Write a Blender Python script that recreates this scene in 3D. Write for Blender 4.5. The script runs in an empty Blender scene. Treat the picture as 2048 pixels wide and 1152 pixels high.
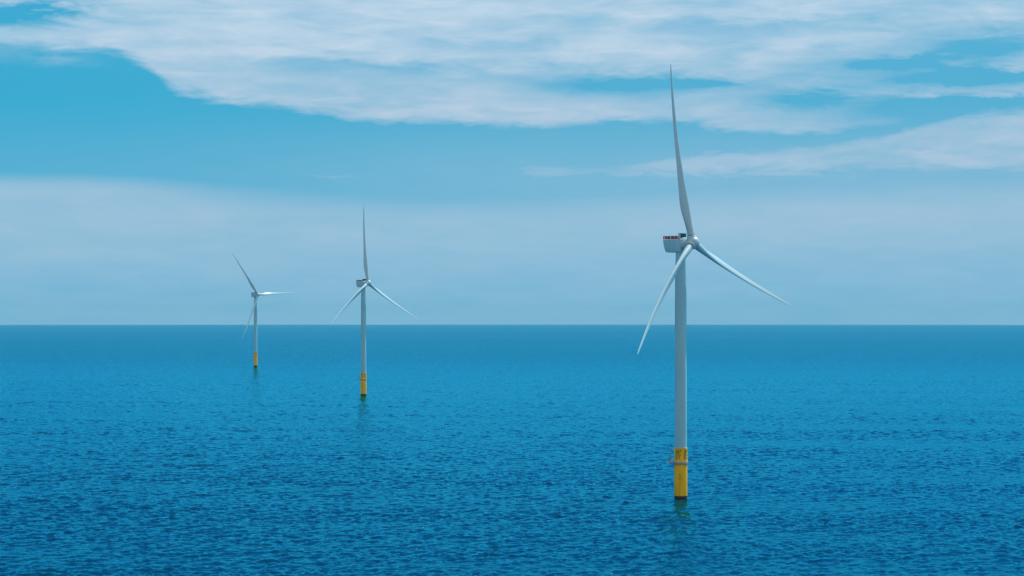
import bpy, bmesh, math
import numpy as np
from mathutils import Vector, Matrix

R = math.radians
scene = bpy.context.scene
COL = scene.collection

# ------------------------------------------------------------------ camera
CAM_H = 101.0
F_PX = 4078.0                                  # focal length in pixels of a 2048 wide frame
cam_d = bpy.data.cameras.new('camera')
cam_d.sensor_width = 36.0
cam_d.lens = 36.0 * F_PX / 2048.0
cam_d.shift_y = 52.0 / 2048.0
cam_d.clip_start = 1.0
cam_d.clip_end = 200000.0
cam = bpy.data.objects.new('camera', cam_d)
COL.objects.link(cam)
cam.location = (0, 0, CAM_H)
cam.rotation_euler = (R(90), 0, 0)
scene.camera = cam

# ------------------------------------------------------------------ exposure
scene.view_settings.view_transform = 'Standard'
scene.view_settings.look = 'None'
scene.view_settings.exposure = 0.0
scene.view_settings.gamma = 1.0
scene.cycles.max_bounces = 6
scene.cycles.volume_bounces = 0

# ------------------------------------------------------------------ node helpers
class NB:
    """small builder for shader node trees"""
    def __init__(self, nt):
        self.nt = nt
    def new(self, typ, **kw):
        n = self.nt.nodes.new(typ)
        for k, v in kw.items():
            setattr(n, k, v)
        return n
    def link(self, a, b):
        self.nt.links.new(a, b)
    def put(self, sock, v):
        if isinstance(v, bpy.types.NodeSocket):
            self.link(v, sock)
        else:
            sock.default_value = v
    def m(self, op, a, b=None, c=None, clamp=False):
        n = self.new('ShaderNodeMath', operation=op, use_clamp=clamp)
        self.put(n.inputs[0], a)
        if b is not None: self.put(n.inputs[1], b)
        if c is not None: self.put(n.inputs[2], c)
        return n.outputs[0]
    def add(self, a, b): return self.m('ADD', a, b)
    def sub(self, a, b): return self.m('SUBTRACT', a, b)
    def mul(self, a, b): return self.m('MULTIPLY', a, b)
    def smooth(self, x, a, b):
        n = self.new('ShaderNodeMapRange', interpolation_type='SMOOTHSTEP')
        self.put(n.inputs['Value'], x)
        n.inputs['From Min'].default_value = a
        n.inputs['From Max'].default_value = b
        return n.outputs['Result']
    def vec(self, x, y, z=0.0):
        n = self.new('ShaderNodeCombineXYZ')
        self.put(n.inputs[0], x); self.put(n.inputs[1], y); self.put(n.inputs[2], z)
        return n.outputs[0]
    def noise(self, v, scale=1.0, detail=4.0, rough=0.5, dist=0.0):
        n = self.new('ShaderNodeTexNoise')
        self.link(v, n.inputs['Vector'])
        n.inputs['Scale'].default_value = scale
        n.inputs['Detail'].default_value = detail
        n.inputs['Roughness'].default_value = rough
        n.inputs['Distortion'].default_value = dist
        return n.outputs['Fac']
    def mixc(self, f, a, b, blend='MIX'):
        n = self.new('ShaderNodeMix', data_type='RGBA', blend_type=blend)
        self.put(n.inputs[0], f)
        for s, v in ((n.inputs[6], a), (n.inputs[7], b)):
            if isinstance(v, bpy.types.NodeSocket): self.link(v, s)
            else: s.default_value = (*v, 1.0)
        return n.outputs[2]
    def curve(self, x, pts, lo, hi):
        """piecewise curve y(x): pts in real units, x and y both mapped to 0..1 of lo..hi"""
        n = self.new('ShaderNodeFloatCurve')
        (x0, x1), (y0, y1) = lo, hi
        self.put(n.inputs['Value'], self.m('MULTIPLY_ADD', x, 1/(x1-x0), -x0/(x1-x0), clamp=True))
        c = n.mapping.curves[0]
        P = [((a-x0)/(x1-x0), (b-y0)/(y1-y0)) for a, b in pts]
        while len(c.points) < len(P): c.points.new(0.5, 0.5)
        for p, q in zip(c.points, P):
            p.location = q
        n.mapping.update()
        return self.m('MULTIPLY_ADD', n.outputs[0], y1-y0, y0)

# ------------------------------------------------------------------ sun and sky
SUN_AZ, SUN_EL = R(50), R(57)                   # azimuth clockwise from +Y
sun_dir = Vector((math.sin(SUN_AZ)*math.cos(SUN_EL), math.cos(SUN_AZ)*math.cos(SUN_EL), math.sin(SUN_EL)))
sl = bpy.data.lights.new('sun', 'SUN')
sl.energy = 5.0
sl.angle = R(0.5)
sl.color = (1.0, 0.87, 0.73)
sun = bpy.data.objects.new('sun', sl)
COL.objects.link(sun)
sun.rotation_euler = (-sun_dir).to_track_quat('-Z', 'Y').to_euler()

SKY = 0.08
world = bpy.data.worlds.new('World')
scene.world = world
world.use_nodes = True
wn = world.node_tree
wn.nodes.clear()
B = NB(wn)
tc = B.new('ShaderNodeTexCoord')
sep = B.new('ShaderNodeSeparateXYZ')
B.link(tc.outputs['Generated'], sep.inputs[0])
dx, dy, dz = sep.outputs
az = B.m('ARCTAN2', dx, dy)                     # azimuth, 0 along +Y
hyp = B.m('SQRT', B.add(B.mul(dx, dx), B.mul(dy, dy)))
el = B.m('ARCTAN2', dz, hyp)                    # elevation
sky = B.new('ShaderNodeTexSky', sky_type='NISHITA', sun_disc=False)
sky.sun_elevation = SUN_EL
sky.sun_rotation = SUN_AZ
sky.altitude = 0
sky.air_density = 1.0
sky.dust_density = 0.0
sky.ozone_density = 2.0

# clouds live on the sky sphere: azimuth / elevation in milliradians
A = B.mul(az, 1000.0)
E = B.mul(el, 1000.0)
def pa(px): return math.atan((px-1024)/F_PX)*1000
def pe(y): return (628-y)/F_PX*1000
n_big = B.noise(B.vec(B.mul(A, 0.012), B.mul(E, 0.060), 3.1), 1.0, 5.0, 0.55)
n_mid = B.noise(B.vec(B.mul(A, 0.030), B.mul(E, 0.150), 7.7), 1.0, 6.0, 0.55, 0.5)
n_fin = B.noise(B.vec(B.mul(A, 0.085), B.mul(E, 0.300), 1.3), 1.0, 5.0, 0.55, 0.6)
nb = B.sub(n_big, 0.5); nm = B.sub(n_mid, 0.5); nf = B.sub(n_fin, 0.5)
# wisps near the edges: jitter of the elevation
Ej = B.add(E, B.add(B.add(B.mul(nm, 7.0), B.mul(nf, 5.0)), B.mul(nb, 5.0)))
Aj = B.add(A, B.add(B.mul(nm, 60.0), B.mul(nf, 25.0)))

AR, ER = (-300.0, 300.0), (0.0, 200.0)
edgeA = B.curve(A, [(-300, pe(60)), (pa(0), pe(112)), (pa(190), pe(118)), (pa(290), pe(150)), (pa(340), pe(190)),
                    (pa(450), pe(215)), (pa(620), pe(240)), (pa(900), pe(258)), (pa(1120), pe(266)),
                    (pa(1240), pe(250)), (pa(1440), pe(272)), (pa(1600), pe(284)), (pa(1750), pe(272)), (pa(1900), pe(250)), (300, pe(240))], AR, ER)
dA = B.sub(Ej, edgeA)
softA = B.smooth(A, pa(300), pa(100))
bankA = B.add(B.mul(B.smooth(dA, -2.0, 6.0), B.sub(1.0, softA)), B.mul(B.smooth(dA, -14.0, 9.0), softA))
def hole(px, y, wx, wy, k):
    """an elongated opening of clear sky in the cloud"""
    a = B.mul(B.sub(Aj, pa(px)), 1000/(wx/F_PX*1e6))
    e = B.mul(B.sub(Ej, pe(y)), 1000/(wy/F_PX*1e6))
    d = B.m('EXPONENT', B.mul(B.add(B.mul(a, a), B.mul(e, e)), -1.0))
    return B.mul(d, k)
holes = None
for hpar in [(30, 48, 100, 26, 1.1), (700, 140, 260, 22, 0.38), (1200, 172, 170, 24, 0.75), (560, 125, 120, 12, 0.2),
             (1980, 168, 130, 14, 1.1), (1960, 216, 140, 15, 1.2), (1780, 136, 90, 12, 0.8), (1720, 160, 300, 50, 0.30), (1790, 235, 170, 26, 0.5),
             (1600, 205, 90, 22, 0.5), (1400, 170, 80, 14, 0.45), (1960, 110, 160, 30, 0.35), (60, 130, 130, 22, 0.5),
             (1450, 60, 300, 16, 0.22), (980, 95, 200, 14, 0.18)]:
    h = hole(*hpar)
    holes = h if holes is None else B.add(holes, h)
right = B.smooth(A, pa(1100), pa(1500))
texA = B.add(B.m('MULTIPLY_ADD', right, -0.08, 0.82), B.add(B.mul(nm, 0.75), B.add(B.mul(nf, 0.16), B.mul(nb, 0.80))))
densA = B.mul(bankA, B.m('SUBTRACT', texA, holes, clamp=True))
topB = B.curve(A, [(-300, pe(345)), (pa(950), pe(322)), (pa(1030), pe(318)), (pa(1200), pe(327)), (pa(1380), pe(298)),
                   (pa(1640), pe(284)), (pa(1780), pe(264)), (pa(1900), pe(240)), (pa(2048), pe(226)), (300, pe(215))], AR, ER)
inB = B.mul(B.smooth(B.sub(topB, B.add(Ej, B.mul(nf, 4.0))), -2.5, 6.5), B.smooth(B.add(E, B.add(B.mul(nf, 4.0), B.mul(nm, 7.0))), pe(384), pe(330)))
densB = B.mul(B.mul(inB, B.smooth(Aj, pa(920), pa(1120))), B.add(0.74, B.add(B.mul(nm, 0.6), B.mul(nf, 0.3))))
topC = B.curve(A, [(-300, pe(352)), (pa(0), pe(351)), (pa(220), pe(351)), (pa(460), pe(366)), (pa(680), pe(376)),
                   (pa(850), pe(384)), (pa(1200), pe(368)), (pa(1500), pe(350)), (pa(2048), pe(335)), (300, pe(330))], AR, ER)
Ec = B.add(E, B.add(B.mul(nm, 4.0), B.add(B.mul(nb, 2.0), B.mul(nf, 1.5))))
dC = B.sub(topC, Ec)
soft = B.smooth(A, pa(150), pa(600))
edgeC = B.add(B.mul(B.smooth(dC, -5.0, 10.0), B.sub(1.0, soft)), B.mul(B.smooth(dC, -14.0, 20.0), soft))
densC = B.mul(edgeC, B.add(B.m('MULTIPLY_ADD', B.smooth(E, pe(600), pe(430)), 0.20, 0.51), B.add(B.mul(nb, 0.30), B.mul(nm, 0.10))))
streak = hole(680, 352, 130, 6, 0.45)
streak2 = hole(1230, 292, 40, 5, 0.35)
veil = B.mul(B.curve(A, [(-300, 0.20), (pa(0), 0.20), (pa(500), 0.28), (pa(1000), 0.40), (300, 0.46)], AR, (0.0, 1.0)),
             B.m('MULTIPLY_ADD', B.smooth(E, pe(365), pe(190)), -0.62, 1.0))
densC = B.m('MAXIMUM', densC, veil)
low = B.m('MAXIMUM', B.m('MAXIMUM', densA, densB), B.m('MAXIMUM', densC, B.m('MAXIMUM', streak, streak2)), clamp=True)
# broken cloud over the rest of the sky, seen from below as one flat layer
hz_ = B.m('MAXIMUM', dz, 0.08)
n_over = B.noise(B.vec(B.m('DIVIDE', dx, hz_), B.m('DIVIDE', dy, hz_), 0.0), 0.7, 5.0, 0.55)
over = B.mul(B.m('MULTIPLY_ADD', n_over, 1.6, -0.30, clamp=True), B.m('MULTIPLY_ADD', B.smooth(dy, 0.0, 0.45), -0.85, 1.0))
up_f = B.smooth(E, pe(-40), pe(-420))
side_f = B.smooth(B.m('ABSOLUTE', A), 330.0, 700.0)
far_f = B.m('MAXIMUM', up_f, side_f)
dens = B.add(B.mul(low, B.sub(1.0, far_f)), B.mul(over, far_f))
# cloud light: brighter and whiter higher up, bluish grey lower
hi = B.smooth(E, pe(330), pe(0))
cl = B.mixc(hi, (0.46/SKY, 0.592/SKY, 0.73/SKY), (0.55/SKY, 0.685/SKY, 0.815/SKY))
cl = B.mixc(B.m('MULTIPLY_ADD', nm, 1.2, 0.45, clamp=True), B.mixc(1.0, cl, (0.88, 0.95, 0.98), 'MULTIPLY'), B.mixc(1.0, cl, (1.07, 1.04, 1.03), 'MULTIPLY'))
base = B.mixc(1.0, sky.outputs[0], (0.03, 0.62, 1.06), 'MULTIPLY')
base = B.mixc(B.smooth(E, 450.0, 60.0), base, (0.008/SKY, 0.392/SKY, 0.635/SKY))
# unseen warm cloud light, added behind the camera to lift faces turned towards it
back = B.mul(B.smooth(B.mul(dy, -1.0), -0.1, 0.5), far_f)
cl = B.mixc(back, cl, (1.05/SKY, 0.74/SKY, 0.56/SKY))
dotn = B.new('ShaderNodeVectorMath', operation='DOT_PRODUCT')
B.link(tc.outputs['Generated'], dotn.inputs[0]); dotn.inputs[1].default_value = sun_dir
ang_s = B.m('ARCCOSINE', dotn.outputs['Value'])
glow = B.mul(B.m('EXPONENT', B.mul(B.mul(ang_s, ang_s), -2.2)), B.smooth(E, 140.0, 380.0))
colr = B.mixc(dens, base, cl)
colr = B.mixc(1.0, colr, B.vec(B.m('MULTIPLY_ADD', glow, 1.2, 1.0), B.m('MULTIPLY_ADD', glow, 1.0, 1.0), B.m('MULTIPLY_ADD', glow, 0.9, 1.0)), 'MULTIPLY')
bg = B.new('ShaderNodeBackground')
B.link(colr, bg.inputs['Color'])
bg.inputs['Strength'].default_value = SKY
wo = B.new('ShaderNodeOutputWorld')
B.link(bg.outputs[0], wo.inputs['Surface'])

# ------------------------------------------------------------------ materials
def principled(name, color, rough=0.5, **kw):
    m = bpy.data.materials.new(name)
    m.use_nodes = True
    p = m.node_tree.nodes['Principled BSDF']
    p.inputs['Base Color'].default_value = (*color, 1)
    p.inputs['Roughness'].default_value = rough
    for k, v in kw.items():
        p.inputs[k].default_value = v
    return m, NB(m.node_tree), p

def paint(name, color, rough, var=0.06, scale=0.25, stretch=0.15):
    """painted surface with faint weathering that runs down the object"""
    m, nb_, p = principled(name, color, rough)
    t = nb_.new('ShaderNodeTexCoord')
    mp = nb_.new('ShaderNodeMapping')
    mp.inputs['Scale'].default_value = (1, 1, stretch)
    nb_.link(t.outputs['Object'], mp.inputs[0])
    f = nb_.noise(mp.outputs[0], scale, 6, 0.6)
    dark = tuple(c*(1-2*var) for c in color)
    nb_.link(nb_.mixc(nb_.smooth(f, 0.35, 0.65), dark, color), p.inputs['Base Color'])
    nb_.link(nb_.m('MULTIPLY_ADD', f, 0.3, rough-0.15), p.inputs['Roughness'])
    return m

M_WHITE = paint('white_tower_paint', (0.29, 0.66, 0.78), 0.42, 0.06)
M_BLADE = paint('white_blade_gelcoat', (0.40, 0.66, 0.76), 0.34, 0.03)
M_YELLOW = paint('yellow_paint', (1.0, 0.60, 0.001), 0.45, 0.11, 0.5)
M_YELLOW.node_tree.nodes['Principled BSDF'].inputs['Specular IOR Level'].default_value = 0.2
M_DARKMARK = principled('dark_lettering', (0.022, 0.020, 0.012), 0.6)[0]
M_FADED = principled('faded_mark', (0.50, 0.30, 0.006), 0.6)[0]
M_STEEL = paint('galvanised_steel', (0.22, 0.32, 0.38), 0.5, 0.12, 1.0, 1.0)
M_RED = paint('red_panel', (0.42, 0.012, 0.04), 0.5, 0.08, 1.0, 1.0)
M_REDDARK = paint('dark_red_panel', (0.10, 0.008, 0.018), 0.5, 0.08, 1.0, 1.0)
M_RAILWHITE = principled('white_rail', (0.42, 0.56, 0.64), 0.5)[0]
M_COOLER = paint('dark_radiator', (0.045, 0.04, 0.05), 0.55, 0.2, 1.0, 1.0)
M_GROWTH = paint('wet_marine_growth', (0.012, 0.014, 0.010), 0.55, 0.2, 1.5, 1.0)
M_SEAL = principled('dark_root_seal', (0.10, 0.11, 0.12), 0.6)[0]

# ------------------------------------------------------------------ object helpers
def obj(name, bm, mat, parent=None, smooth=True, label=None):
    bmesh.ops.recalc_face_normals(bm, faces=bm.faces)
    me = bpy.data.meshes.new(name)
    bm.to_mesh(me); bm.free()
    mats = mat if isinstance(mat, (list, tuple)) else [mat]
    for mm in mats: me.materials.append(mm)
    if smooth:
        me.polygons.foreach_set('use_smooth', [True]*len(me.polygons))
        me.set_sharp_from_angle(angle=R(38))
    o = bpy.data.objects.new(name, me)
    COL.objects.link(o)
    if parent: o.parent = parent
    if label: o['label'] = label
    return o

def lathe(bm, prof, n=64, mi=0, axis=None):
    """revolve (radius, height) pairs; closed at both ends; axis: matrix for the local frame"""
    rings = []
    for r, z in prof:
        rings.append([bm.verts.new((r*math.cos(2*math.pi*k/n), r*math.sin(2*math.pi*k/n), z)) for k in range(n)])
    fs = []
    for a, b in zip(rings, rings[1:]):
        for k in range(n):
            fs.append(bm.faces.new((a[k], a[(k+1) % n], b[(k+1) % n], b[k])))
    fs.append(bm.faces.new(rings[0][::-1])); fs.append(bm.faces.new(rings[-1]))
    for f in fs: f.material_index = mi
    if axis is not None:
        for ring in rings:
            for v in ring: v.co = axis @ v.co
    return rings

def box(bm, c, s, mat=None, mi=0):
    vs = []
    for x in (-.5, .5):
        for y in (-.5, .5):
            for z in (-.5, .5):
                v = Vector((c[0]+x*s[0], c[1]+y*s[1], c[2]+z*s[2]))
                vs.append(bm.verts.new(mat @ v if mat is not None else v))
    for q in ((0,1,3,2), (4,6,7,5), (0,4,5,1), (2,3,7,6), (0,2,6,4), (1,5,7,3)):
        f = bm.faces.new([vs[i] for i in q]); f.material_index = mi

def tube(bm, p, q, r, n=10, mi=0, r2=None):
    p, q = Vector(p), Vector(q)
    rot = (q-p).to_track_quat('Z', 'Y').to_matrix().to_4x4()
    L = (q-p).length
    lathe(bm, [(r, 0), (r2 or r, L)], n, mi, Matrix.Translation(p) @ rot)

# ------------------------------------------------------------------ sea
RE = 7433000.0                                  # effective earth radius (with refraction)
def ocean_tile(size, n, lam_peak, lam_min, slope, wind, seed, spread=2.0):
    """random sea surface on a periodic square, scaled to a given rms slope"""
    rng = np.random.default_rng(seed)
    k1 = np.fft.fftfreq(n, size/n)*2*np.pi
    kx, ky = np.meshgrid(k1, k1, indexing='ij')
    k = np.hypot(kx, ky); k[0, 0] = 1
    kp = 2*np.pi/lam_peak
    S = k**-3.4*np.exp(-1.25*(kp/k)**2)
    c = (kx*wind[0]+ky*wind[1])/k
    S *= 0.16+np.abs(c)**spread
    S *= np.exp(-(k*lam_min/(2*np.pi))**4)
    S[0, 0] = 0
    H = np.fft.ifft2(np.sqrt(S)*(rng.normal(size=(n, n))+1j*rng.normal(size=(n, n)))).real
    g = np.gradient(H, size/n)
    return H
def sample(T, size, x, y):
    n = T.shape[0]
    u = x/size*n; v = y/size*n
    i = np.floor(u).astype(np.int64); j = np.floor(v).astype(np.int64)
    a = u-i; b = v-j
    a = a*a*(3-2*a)*0.35+a*0.65; b = b*b*(3-2*b)*0.35+b*0.65
    i0 = i % n; i1 = (i+1) % n; j0 = j % n; j1 = (j+1) % n
    return T[i0, j0]*(1-a)*(1-b)+T[i1, j0]*a*(1-b)+T[i0, j1]*(1-a)*b+T[i1, j1]*a*b
WIND = (-0.80, 0.60)
SLOPE = 0.27
def build_sea():
    fine = np.arange(-20.0, 20.001, 0.045)
    coarse = np.arange(25.0, 335.1, 5.0)
    ang = np.radians(np.concatenate([fine, coarse]))
    r_in = [0.0, 60.0, 160.0, 300.0, 420.0, 520.0]
    r = 600.0
    rr = list(r_in)
    while r < 3200: rr.append(r); r *= 1.0016
    while r < 9000: rr.append(r); r *= 1.004
    while r < 41000: rr.append(r); r *= 1.02
    rad = np.array(rr[1:])
    na, nr = len(ang), len(rad)
    RR, AA = np.meshgrid(rad, ang, indexing='ij')
    X = RR*np.sin(AA); Y = RR*np.cos(AA)
    specs = []
    for lam_min in (1.5, 5.0, 14.0):
        t1 = ocean_tile(300.0, 512, 18.0, lam_min, 1, WIND, 5)
        t2 = ocean_tile(213.0, 400, 10.0, lam_min, 1, (-0.55, 0.83), 8)
        specs.append((t1, t2))
    # one common scale so that the finest level has the wanted rms slope
    g1 = np.gradient(specs[0][0], 300.0/512); s1 = math.sqrt(np.mean(g1[0]**2+g1[1]**2))
    g2 = np.gradient(specs[0][1], 213.0/400); s2 = math.sqrt(np.mean(g2[0]**2+g2[1]**2))
    k1, k2 = 0.8*SLOPE/s1, 0.6*SLOPE/s2
    c, s = math.cos(0.5), math.sin(0.5)
    def level(i):
        a = sample(specs[i][0], 300.0, X, Y)*k1
        b = sample(specs[i][1], 213.0, c*X-s*Y, s*X+c*Y)*k2
        return a+b
    def ss(a, b, v):
        t = np.clip((v-a)/(b-a), 0, 1); return t*t*(3-2*t)
    w1 = ss(1300, 2600, RR); w2 = ss(3500, 7500, RR); w3 = ss(7500, 13000, RR)
    L0 = level(0); L1 = level(1); L2 = level(2)
    h = (L0*(1-w1)+L1*w1)
    h = h*(1-w2)+L2*w2
    h = h*(1-w3)
    gu = sample(ocean_tile(2600.0, 256, 700.0, 90.0, 1, (0.2, 1.0), 21), 2600.0, X, Y*2.6)
    gu = gu/np.std(gu)
    h *= np.clip(1.0+0.17*gu, 0.45, 1.6)                # gusts and slicks
    h *= ss(300, 650, RR)
    h[:, len(fine):] = 0
    edge = np.minimum(1, np.minimum(np.arange(na), np.abs(len(fine)-1-np.arange(na)))/40.0); edge[len(fine):] = 0
    h *= edge[None]
    Z = h-RR**2/(2*RE)
    co = np.stack([X, Y, Z], -1).reshape(-1, 3)
    co = np.concatenate([co, [[0, 0, 0]]]).astype(np.float32)
    i = np.arange(nr-1)[:, None]*na; j = np.arange(na)[None]; j1 = (j+1) % na
    quads = np.stack([i+j, i+na+j, i+na+j1, i+j1], -1).reshape(-1, 4)[:, ::-1]
    jt = np.arange(na); tris = np.stack([np.full(na, nr*na), jt, (jt+1) % na], -1)[:, ::-1]
    me = bpy.data.meshes.new('sea')
    me.vertices.add(len(co)); me.vertices.foreach_set('co', co.ravel())
    me.loops.add(quads.size+tris.size)
    me.loops.foreach_set('vertex_index', np.concatenate([quads.ravel(), tris.ravel()]).astype(np.int32))
    nq, nt = len(quads), len(tris)
    me.polygons.add(nq+nt)
    me.polygons.foreach_set('loop_start', np.concatenate([np.arange(nq)*4, nq*4+np.arange(nt)*3]).astype(np.int32))
    me.polygons.foreach_set('use_smooth', np.ones(nq+nt, dtype=bool))
    me.update(calc_edges=True)
    me.validate()
    o = bpy.data.objects.new('sea', me)
    COL.objects.link(o)
    o['kind'] = 'structure'
    # water: blue body plus the mirror of the sky
    m = bpy.data.materials.new('sea_water')
    m.use_nodes = True
    m.node_tree.nodes.clear()
    nb_ = NB(m.node_tree)
    t = nb_.new('ShaderNodeTexCoord')
    mp = nb_.new('ShaderNodeMapping')
    mp.inputs['Rotation'].default_value = (0, 0, R(-37))
    mp.inputs['Scale'].default_value = (0.8, 1.6, 1)
    nb_.link(t.outputs['Object'], mp.inputs[0])
    f = nb_.noise(mp.outputs[0], 0.42, 5, 0.55, 0.4)
    bu = nb_.new('ShaderNodeBump')
    bu.inputs['Strength'].default_value = 1.0
    bu.inputs['Distance'].default_value = 0.15
    # waves too fine for the mesh far out carry on as relief in the shading
    sxyz = nb_.new('ShaderNodeSeparateXYZ')
    nb_.link(t.outputs['Object'], sxyz.inputs[0])
    rad_ = nb_.m('SQRT', nb_.add(nb_.mul(sxyz.outputs[0], sxyz.outputs[0]), nb_.mul(sxyz.outputs[1], sxyz.outputs[1])))
    far_ = nb_.smooth(rad_, 1500.0, 5500.0)
    swell = nb_.noise(mp.outputs[0], 0.11, 2, 0.5, 0.2)
    nb_.link(nb_.add(f, nb_.mul(nb_.mul(swell, far_), 12.0)), bu.inputs['Height'])
    # a few breaking crests
    fo = nb_.noise(t.outputs['Object'], 0.30, 3, 0.6)
    fo2 = nb_.noise(t.outputs['Object'], 0.021, 2, 0.5)
    foam = nb_.mul(nb_.smooth(fo, 0.735, 0.755), nb_.smooth(fo2, 0.5, 0.6))
    body = nb_.new('ShaderNodeBsdfDiffuse')
    nb_.link(nb_.mixc(foam, (0.0, 0.032, 0.078), (0.45, 0.52, 0.58)), body.inputs['Color'])
    nb_.link(bu.outputs[0], body.inputs['Normal'])
    mir = nb_.new('ShaderNodeBsdfGlossy')
    mir.inputs['Color'].default_value = (0.05, 0.73, 0.98, 1)
    mir.inputs['Roughness'].default_value = 0.03
    nb_.link(bu.outputs[0], mir.inputs['Normal'])
    fr = nb_.new('ShaderNodeFresnel')
    fr.inputs['IOR'].default_value = 1.33
    nb_.link(bu.outputs[0], fr.inputs['Normal'])
    mx = nb_.new('ShaderNodeMixShader')
    nb_.link(nb_.mul(fr.outputs[0], nb_.sub(1.0, foam)), mx.inputs[0])
    nb_.link(body.outputs[0], mx.inputs[1]); nb_.link(mir.outputs[0], mx.inputs[2])
    out = nb_.new('ShaderNodeOutputMaterial')
    nb_.link(mx.outputs[0], out.inputs['Surface'])
    me.materials.append(m)
    return o
build_sea()

# ------------------------------------------------------------------ wind turbine
R_BLADE = 97.0
TAU = R(6.8)                                    # rotor tilt
HUB_Z, OVERHANG = 140.0, 7.5
def blade_mesh(c_, p_, q_):
    """blade along +Z; leading edge +X, upwind -Y; the axis bends upwind along its length"""
    st = [(2.4, 3.9, 30, 1.0), (4.5, 4.0, 30, 1.0), (7, 4.05, 30, 0.97), (10, 4.4, 30, 0.80), (14, 5.1, 29, 0.60), (18, 5.7, 28, 0.47),
          (22, 5.8, 26, 0.40), (28, 5.4, 21, 0.34), (36, 4.6, 17, 0.30), (46, 3.75, 13.5, 0.27), (58, 3.15, 10.5, 0.24),
          (70, 2.55, 8.5, 0.22), (80, 2.0, 7, 0.20), (88, 1.5, 6, 0.19), (93, 1.1, 5.5, 0.18), (95.8, 0.75, 5, 0.18), (97, 0.35, 5, 0.2)]
    st = np.array(st)
    rs = np.concatenate([np.linspace(2.4, 30, 24)[:-1], np.linspace(30, 93, 26)[:-1], np.linspace(93, 97, 8)])
    bm = bmesh.new(); n = 32; rings = []
    for r in rs:
        ch, tw, tc_ = (np.interp(r, st[:, 0], st[:, i]) for i in (1, 2, 3))
        w = np.clip((r-6)/14, 0, 1); w = w*w*(3-2*w)
        s = r/R_BLADE
        by, bx = -(c_*s+p_*s*s), q_*s*s
        ring = []
        for k in range(n):
            t = 2*math.pi*k/n
            cx, cy = 0.5*math.cos(t), 0.5*math.sin(t)*max(tc_, 0.2)
            xx = 0.5*(1-math.cos(t))                       # 0 at leading edge, 1 at trailing edge
            yt = 5*tc_*(0.2969*math.sqrt(max(xx, 0))-0.126*xx-0.3516*xx**2+0.2843*xx**3-0.1015*xx**4)
            ax, ay = 0.36-xx, (yt if math.sin(t) >= 0 else -yt*0.8)
            px, py = ((1-w)*cx+w*ax)*ch, ((1-w)*cy+w*ay)*ch
            b_ = R(tw)
            # pitch turns the leading edge upwind (-Y)
            X = px*math.cos(b_)+py*math.sin(b_)
            Y = -px*math.sin(b_)+py*math.cos(b_)
            ring.append(bm.verts.new((X+bx, Y+by, r)))
        rings.append(ring)
    for a, b in zip(rings, rings[1:]):
        for k in range(n):
            bm.faces.new((a[k], a[(k+1) % n], b[(k+1) % n], b[k]))
    bm.faces.new(rings[0]); bm.faces.new(rings[-1])
    return bm

def frame(psi):
    """nacelle frame: columns e1 (across), -a horizontal (downwind), up"""
    ah = Vector((math.sin(psi), -math.cos(psi), 0))
    e1 = Vector((math.cos(psi), math.sin(psi), 0))
    return Matrix((e1, -ah, Vector((0, 0, 1)))).transposed().to_4x4()

GLYPH = {'A': [((0, 0), (.5, 1)), ((.5, 1), (1, 0)), ((.2, .36), (.8, .36))],
         'P': [((0, 0), (0, 1)), ((0, 1), (.72, 1)), ((.72, 1), (1, .86)), ((1, .86), (1, .62)), ((1, .62), (.72, .48)), ((.72, .48), (0, .48))],
         '0': [((.3, 0), (0, .25)), ((0, .25), (0, .75)), ((0, .75), (.3, 1)), ((.3, 1), (.7, 1)), ((.7, 1), (1, .75)), ((1, .75), (1, .25)), ((1, .25), (.7, 0)), ((.7, 0), (.3, 0))],
         '7': [((0, 1), (1, 1)), ((1, 1), (.4, .3)), ((.4, .3), (.35, 0))]}
def wrap_stroke(bm, rad, p, q, half):
    """a raised stroke on the cylinder; p, q as (angle right of the viewer, z)"""
    n = 6
    p, q = Vector((p[0]*rad, p[1])), Vector((q[0]*rad, q[1]))
    d = (q-p).normalized(); nn = Vector((-d.y, d.x))*half
    p = p-d*half*0.7; q = q+d*half*0.7
    L = []
    for i in range(n+1):
        c = p.lerp(q, i/n)
        row = []
        for s in (-1, 1):
            for rr_ in (rad-0.02, rad+0.03):
                w = c+nn*s
                a = w.x/rad
                row.append(bm.verts.new((rr_*math.sin(a), -rr_*math.cos(a), w.y)))
        L.append(row)
    for a, b in zip(L, L[1:]):
        for x, y in ((0, 1), (1, 3), (3, 2), (2, 0)):
            bm.faces.new((a[x], a[y], b[y], b[x]))
    bm.faces.new(L[0]); bm.faces.new(L[-1])

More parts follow.
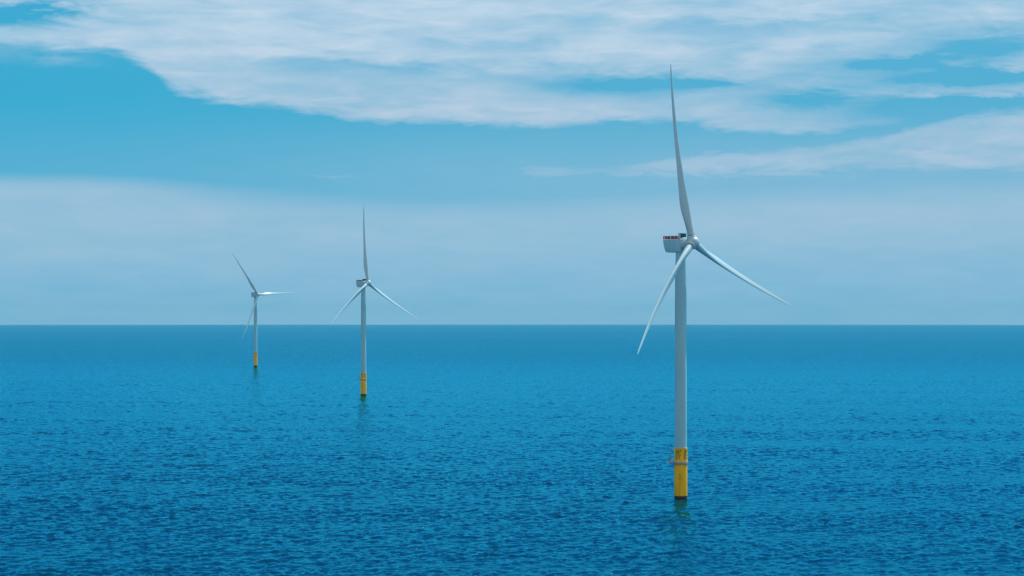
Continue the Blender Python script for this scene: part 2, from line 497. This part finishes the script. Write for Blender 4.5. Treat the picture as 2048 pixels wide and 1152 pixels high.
TP_R = 3.58
def build_turbine(psi, readable=False):
    root = bpy.data.objects.new('wind_turbine', None)
    COL.objects.link(root)
    root.empty_display_size = 10
    root['category'] = 'wind turbine'
    root['group'] = 'wind turbines standing in the sea'
    # --- pile
    bm = bmesh.new(); lathe(bm, [(3.50, -12), (3.50, 1.95)], 72)
    obj('monopile', bm, M_GROWTH, root, label='dark wet foot of the pile at the waterline')
    # --- transition piece
    bm = bmesh.new()
    lathe(bm, [(TP_R-.02, 1.952), (TP_R, 2.05), (TP_R, 19.2), (TP_R, 20.5), (TP_R, 27.7), (TP_R+.10, 27.72), (TP_R+.10, 28.05), (3.40, 28.052)], 72)
    tp = obj('transition_piece', bm, M_YELLOW, root)
    for k, row in enumerate((-54.6, 24.7, 114.5, 204.3)):
        bm = bmesh.new()
        def word(txt, zb, hgt, a0, wa, gap):
            for i, ch in enumerate(txt):
                o_ = a0+i*(wa+gap)
                for (x0, y0), (x1, y1) in GLYPH[ch]:
                    wrap_stroke(bm, TP_R, (R(o_+x0*wa), zb+y0*hgt), (R(o_+x1*wa), zb+y1*hgt), 0.15)
        if readable:
            word('AP', 24.95, 2.1, row+3, 20, 7)
            word('07', 22.05, 2.4, row+4, 17, 9)
        else:                                                             # too far off to be read: worn dark dashes
            for a_ in (6, 17, 33, 44):
                for z in (22.4, 25.2):
                    wrap_stroke(bm, TP_R, (R(row+a_), z), (R(row+a_), z+1.7), 0.17)
        obj('lettering' if readable else 'faded_marking', bm, M_DARKMARK, tp, smooth=False)
    bm = bmesh.new()
    for i in range(6):
        z = 11.15+i*0.52
        wrap_stroke(bm, TP_R, (R(-21), z), (R(-3), z), 0.17)
    obj('faded_depth_mark', bm, M_FADED, tp, smooth=False)
    # small brackets down both flanks
    for sgn, zs in ((1, (4.2, 8.8, 12.6, 16.6)), (-1, (2.6, 4.9, 10.5, 12.9, 15.0))):
        for z in zs:
            bm = bmesh.new()
            a = sgn*1.5
            c0 = Vector((math.sin(a), -math.cos(a), 0))
            rot = Matrix.Rotation(math.atan2(c0.y, c0.x), 4, 'Z')
            box(bm, (TP_R+0.16, 0, z), (0.36, 0.5, 0.22), rot)
            box(bm, (TP_R+0.38, 0, z), (0.12, 0.22, 0.6), rot)
            obj('bracket', bm, M_STEEL, tp, smooth=False)
    # --- work platform
    bm = bmesh.new()
    n = 72
    rings = []
    for r, z in ((TP_R+.003, 20.25), (4.02, 20.25), (4.02, 19.15), (3.9, 19.05), (TP_R+.003, 18.95)):
        rings.append([bm.verts.new((r*math.cos(2*math.pi*k/n), r*math.sin(2*math.pi*k/n), z)) for k in range(n)])
    for i in range(len(rings)):
        a, b = rings[i], rings[(i+1) % len(rings)]
        for k in range(n): bm.faces.new((a[k], a[(k+1) % n], b[(k+1) % n], b[k]))
    box(bm, (-5.15, -0.4, 20.0), (3.2, 3.4, 0.38))
    tube(bm, (-6.2, -0.4, 19.85), (-4.0, -0.4, 18.95), 0.14)
    plat = obj('work_platform', bm, M_STEEL, root)
    bm = bmesh.new()
    for k in range(26):                                                   # hand rail round the ring
        a = 2*math.pi*k/26; a2 = 2*math.pi*(k+1)/26
        p = (3.95*math.cos(a), 3.95*math.sin(a)); q = (3.95*math.cos(a2), 3.95*math.sin(a2))
        if p[0] < -3.5 and abs(p[1]+.4) < 1.7: continue
        tube(bm, (*p, 20.2), (*p, 21.3), 0.03, 6)
        tube(bm, (*p, 21.3), (*q, 21.3), 0.035, 6)
        tube(bm, (*p, 20.8), (*q, 20.8), 0.025, 6)
    for x, y in ((-6.65, -2.0), (-6.65, 1.2), (-5.2, -2.0), (-5.2, 1.2)):
        tube(bm, (x, y, 20.15), (x, y, 21.3), 0.04, 6)
    for z in (20.75, 21.3):
        tube(bm, (-6.65, -2.0, z), (-6.65, 1.2, z), 0.035, 6)
        for y in (-2.0, 1.2): tube(bm, (-6.65, y, z), (-3.7, y, z), 0.035, 6)
    obj('railing', bm, M_RAILWHITE, plat, smooth=False)
    bm = bmesh.new()
    tube(bm, (-5.95, -1.2, 20.18), (-5.95, -1.2, 23.2), 0.26, 12)
    tube(bm, (-5.95, -1.2, 23.0), (-5.65, -1.35, 26.2), 0.17, 10, r2=0.10)
    tube(bm, (-6.0, -1.2, 21.5), (-6.65, -1.0, 22.9), 0.12, 8)
    tube(bm, (-6.65, -1.0, 22.9), (-5.75, -1.3, 25.2), 0.10, 8)
    box(bm, (-5.95, -1.2, 23.2), (0.7, 0.7, 0.5))
    obj('davit_crane', bm, M_STEEL, plat)
    bm = bmesh.new()
    box(bm, (-4.75, -1.1, 21.0), (1.0, 0.9, 1.7)); box(bm, (-4.75, -1.1, 21.9), (1.15, 1.05, 0.1))
    obj('cabinet', bm, M_RAILWHITE, plat, smooth=False)
    # --- tower
    bm = bmesh.new()
    prof = [(3.32, 28.055), (3.32, 52), (3.26, 52.0), (3.22, 78), (3.16, 104), (3.10, 120), (2.98, 127), (2.80, 131), (2.72, 134.0), (2.72, 134.7)]
    lathe(bm, prof, 72)
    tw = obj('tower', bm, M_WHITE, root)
    for z, r in ((53.0, 3.27), (79.0, 3.22), (105, 3.165)):
        bm = bmesh.new()
        lathe(bm, [(r-.1, z), (r+.035, z+.002), (r+.035, z+.30), (r-.1, z+.302)], 72)
        obj('flange_ring', bm, M_WHITE, tw)
    # --- nacelle (local: X across, Y downwind, Z up)
    NF = frame(psi)
    NZ = Matrix.Translation((0, 0, 0)) @ NF
    nac = bpy.data.objects.new('nacelle_holder', None)
    bm = bmesh.new()
    prof = [(-2.1, 134.75), (6.9, 134.75), (7.7, 135.0), (8.15, 135.6), (9.1, 138.6), (9.6, 141.85), (-2.1, 141.85)]
    W = 3.25
    left = [bm.verts.new((-W, y, z)) for y, z in prof]
    right = [bm.verts.new((W, y, z)) for y, z in prof]
    m = len(prof)
    for i in range(m): bm.faces.new((left[i], left[(i+1) % m], right[(i+1) % m], right[i]))
    bm.faces.new(left); bm.faces.new(right[::-1])
    bmesh.ops.recalc_face_normals(bm, faces=bm.faces)
    bmesh.ops.bevel(bm, geom=[e for e in bm.edges if e.calc_face_angle(0) > R(25)], offset=0.38, segments=4, affect='EDGES', profile=0.5)
    bmesh.ops.transform(bm, matrix=NZ, verts=bm.verts)
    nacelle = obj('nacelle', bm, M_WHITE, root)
    # panel seams on the flanks
    for sx in (-1, 1):
        for y in (1.6, 5.2):
            bm = bmesh.new()
            box(bm, (sx*W, y, 138.4), (0.03, 0.06, 6.2))
            bmesh.ops.transform(bm, matrix=NZ, verts=bm.verts)
            obj('panel_seam', bm, M_STEEL, nacelle, smooth=False)
    # hoist deck railing: red panels with white posts
    bm = bmesh.new()
    z0, z1 = 141.9, 143.75
    seq = 'rwrrwrddwdrrrwrrw'
    y0, y1 = -0.1, 9.35
    stp = (y1-y0)/len(seq)
    for sx in (-1, 1):
        for i, ch in enumerate(seq[::-1]):
            yc = y0+(i+.5)*stp
            if ch == 'w':
                box(bm, (sx*3.05, yc, (z0+z1)/2+.05), (0.09, stp*0.42, z1-z0-.3), mi=1)
            else:
                box(bm, (sx*3.05, yc, (z0+z1)/2), (0.06, stp*0.96, z1-z0-.32), mi=2 if ch == 'd' else 0)
        box(bm, (sx*3.05, (y0+y1)/2, z1-.06), (0.13, y1-y0, 0.12), mi=0)
        box(bm, (sx*3.05, (y0+y1)/2, z0+.10), (0.13, y1-y0, 0.10), mi=0)
    for i in range(7):
        xc = -3.0+6.0*(i+.5)/7
        box(bm, (xc, 9.35, (z0+z1)/2), (0.80, 0.06, z1-z0-.32), mi=0 if i % 2 == 0 else 1)
    box(bm, (0, 9.35, z1-.06), (6.2, 0.12, 0.12), mi=0)
    bmesh.ops.transform(bm, matrix=NZ, verts=bm.verts)
    obj('hoist_railing', bm, [M_RED, M_RAILWHITE, M_REDDARK], nacelle, smooth=False)
    # radiator standing across the roof
    bm = bmesh.new()
    box(bm, (0, -1.25, 143.75), (6.0, 0.7, 2.5))
    for i in range(14): box(bm, (0, -1.63, 142.65+i*0.17), (5.8, 0.07, 0.05))
    bmesh.ops.transform(bm, matrix=NZ, verts=bm.verts)
    cool = obj('radiator', bm, M_COOLER, nacelle, smooth=False)
    bm = bmesh.new()
    for sx in (-1, 1): box(bm, (sx*3.18, -1.15, 143.55), (0.32, 1.1, 3.2))
    box(bm, (0, -1.2, 145.08), (6.6, 1.0, 0.12))
    bmesh.ops.transform(bm, matrix=NZ, verts=bm.verts)
    obj('radiator_frame', bm, M_WHITE, nacelle, smooth=False)
    # --- generator and hub share the tilted shaft
    ah = NF.col[1].to_3d()*-1; e1 = NF.col[0].to_3d(); up = Vector((0, 0, 1))
    a = math.cos(TAU)*ah+math.sin(TAU)*up
    e2 = -math.sin(TAU)*ah+math.cos(TAU)*up
    hub_c = ah*OVERHANG+up*HUB_Z
    def shaft(t): return Matrix.Translation(hub_c) @ Matrix((e1, e1.cross(a)*-1, a)).transposed().to_4x4()
    SH = Matrix.Translation(hub_c) @ Matrix((e1, a.cross(e1), a)).transposed().to_4x4()
    bm = bmesh.new()
    lathe(bm, [(2.6, -6.6), (3.25, -6.3), (3.45, -5.9), (3.45, -3.6), (3.35, -3.35), (2.7, -3.3), (2.7, -2.2)], 72, axis=SH)
    obj('generator', bm, M_BLADE, root)
    return root, nacelle, dict(a=a, e2=e2, e1=e1, hub=hub_c, SH=SH)

def add_rotor(root, F, theta, bend):
    """hub, root seals and three blades; theta: first blade clockwise from up, seen from upwind"""
    a, e2, e1, hub_c, SH = (F[k] for k in ('a', 'e2', 'e1', 'hub', 'SH'))
    dirs = []
    for i in range(3):
        g = theta+i*2*math.pi/3
        b = math.cos(g)*e2+math.sin(g)*e1
        e = -math.sin(g)*e2+math.cos(g)*e1
        dirs.append(Matrix.Translation(hub_c) @ Matrix((e, -a, b)).transposed().to_4x4())
    bm = bmesh.new()
    prof = []
    for i in range(25):                         # rounded spinner
        t = math.pi*i/24
        prof.append((max(0.02, 3.35*math.sin(t)**0.85), -math.cos(t)*(2.9 if t < math.pi/2 else 3.9)))
    lathe(bm, prof, 64, axis=SH)
    for Mx in dirs:
        lathe(bm, [(2.75, 0.3), (2.62, 2.4), (2.42, 3.3), (2.36, 3.75)], 48, axis=Mx)
    hub = obj('hub', bm, M_BLADE, root)
    md = hub.modifiers.new('blend', 'REMESH'); md.mode = 'VOXEL'; md.voxel_size = 0.13; md.use_smooth_shade = True
    sm = hub.modifiers.new('soften', 'SMOOTH'); sm.factor = 0.5; sm.iterations = 14
    for Mx in dirs:
        bm = bmesh.new()
        lathe(bm, [(1.9, 3.5), (2.12, 3.55), (2.18, 3.95), (2.08, 4.1), (1.9, 4.12)], 48, axis=Mx)
        obj('root_seal', bm, M_SEAL, hub)
    me = None
    for Mx in dirs:
        if me is None:
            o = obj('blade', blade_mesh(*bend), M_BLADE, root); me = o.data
        else:
            o = bpy.data.objects.new('blade', me); COL.objects.link(o); o.parent = root
        o.matrix_local = Mx

def place(root, px, d, label):
    root.location = ((px-1024)/F_PX*d, d, -d*d/(2*RE))
    root['label'] = label

BEND = (-2.0, 8.8, -1.9)
t1, n1, F1 = build_turbine(R(53.2), readable=True)
add_rotor(t1, F1, R(-7.6), BEND)
place(t1, 1361.4, 1113.0, 'tall near white wind turbine with AP 07 lettering on its yellow base')
t2, n2, F2 = build_turbine(R(54.0))
add_rotor(t2, F2, R(-0.3), BEND)
place(t2, 727.0, 2538.0, 'middle white wind turbine with one blade pointing straight up')
t3, n3, F3 = build_turbine(R(47.0))
add_rotor(t3, F3, R(-32.5), (0.0, -4.5, -1.0))
place(t3, 511.0, 3975.0, 'smallest farthest wind turbine with one blade level and pointing right')

# ------------------------------------------------------------------ haze
bm = bmesh.new()
box(bm, (0, 0, (-130+262)/2), (86000, 86000, 392))
hz = obj('haze', bm, bpy.data.materials.new('sea_haze'), None, smooth=False)
hm = hz.data.materials[0]
hm.use_nodes = True
hm.node_tree.nodes.clear()
H = NB(hm.node_tree)
pv = H.new('ShaderNodeVolumePrincipled')
pv.inputs['Color'].default_value = (0.28, 0.76, 1.0, 1)
pv.inputs['Density'].default_value = 1.5e-5
pv.inputs['Anisotropy'].default_value = 0.0
ho = H.new('ShaderNodeOutputMaterial')
H.link(pv.outputs[0], ho.inputs['Volume'])
hz['kind'] = 'stuff'
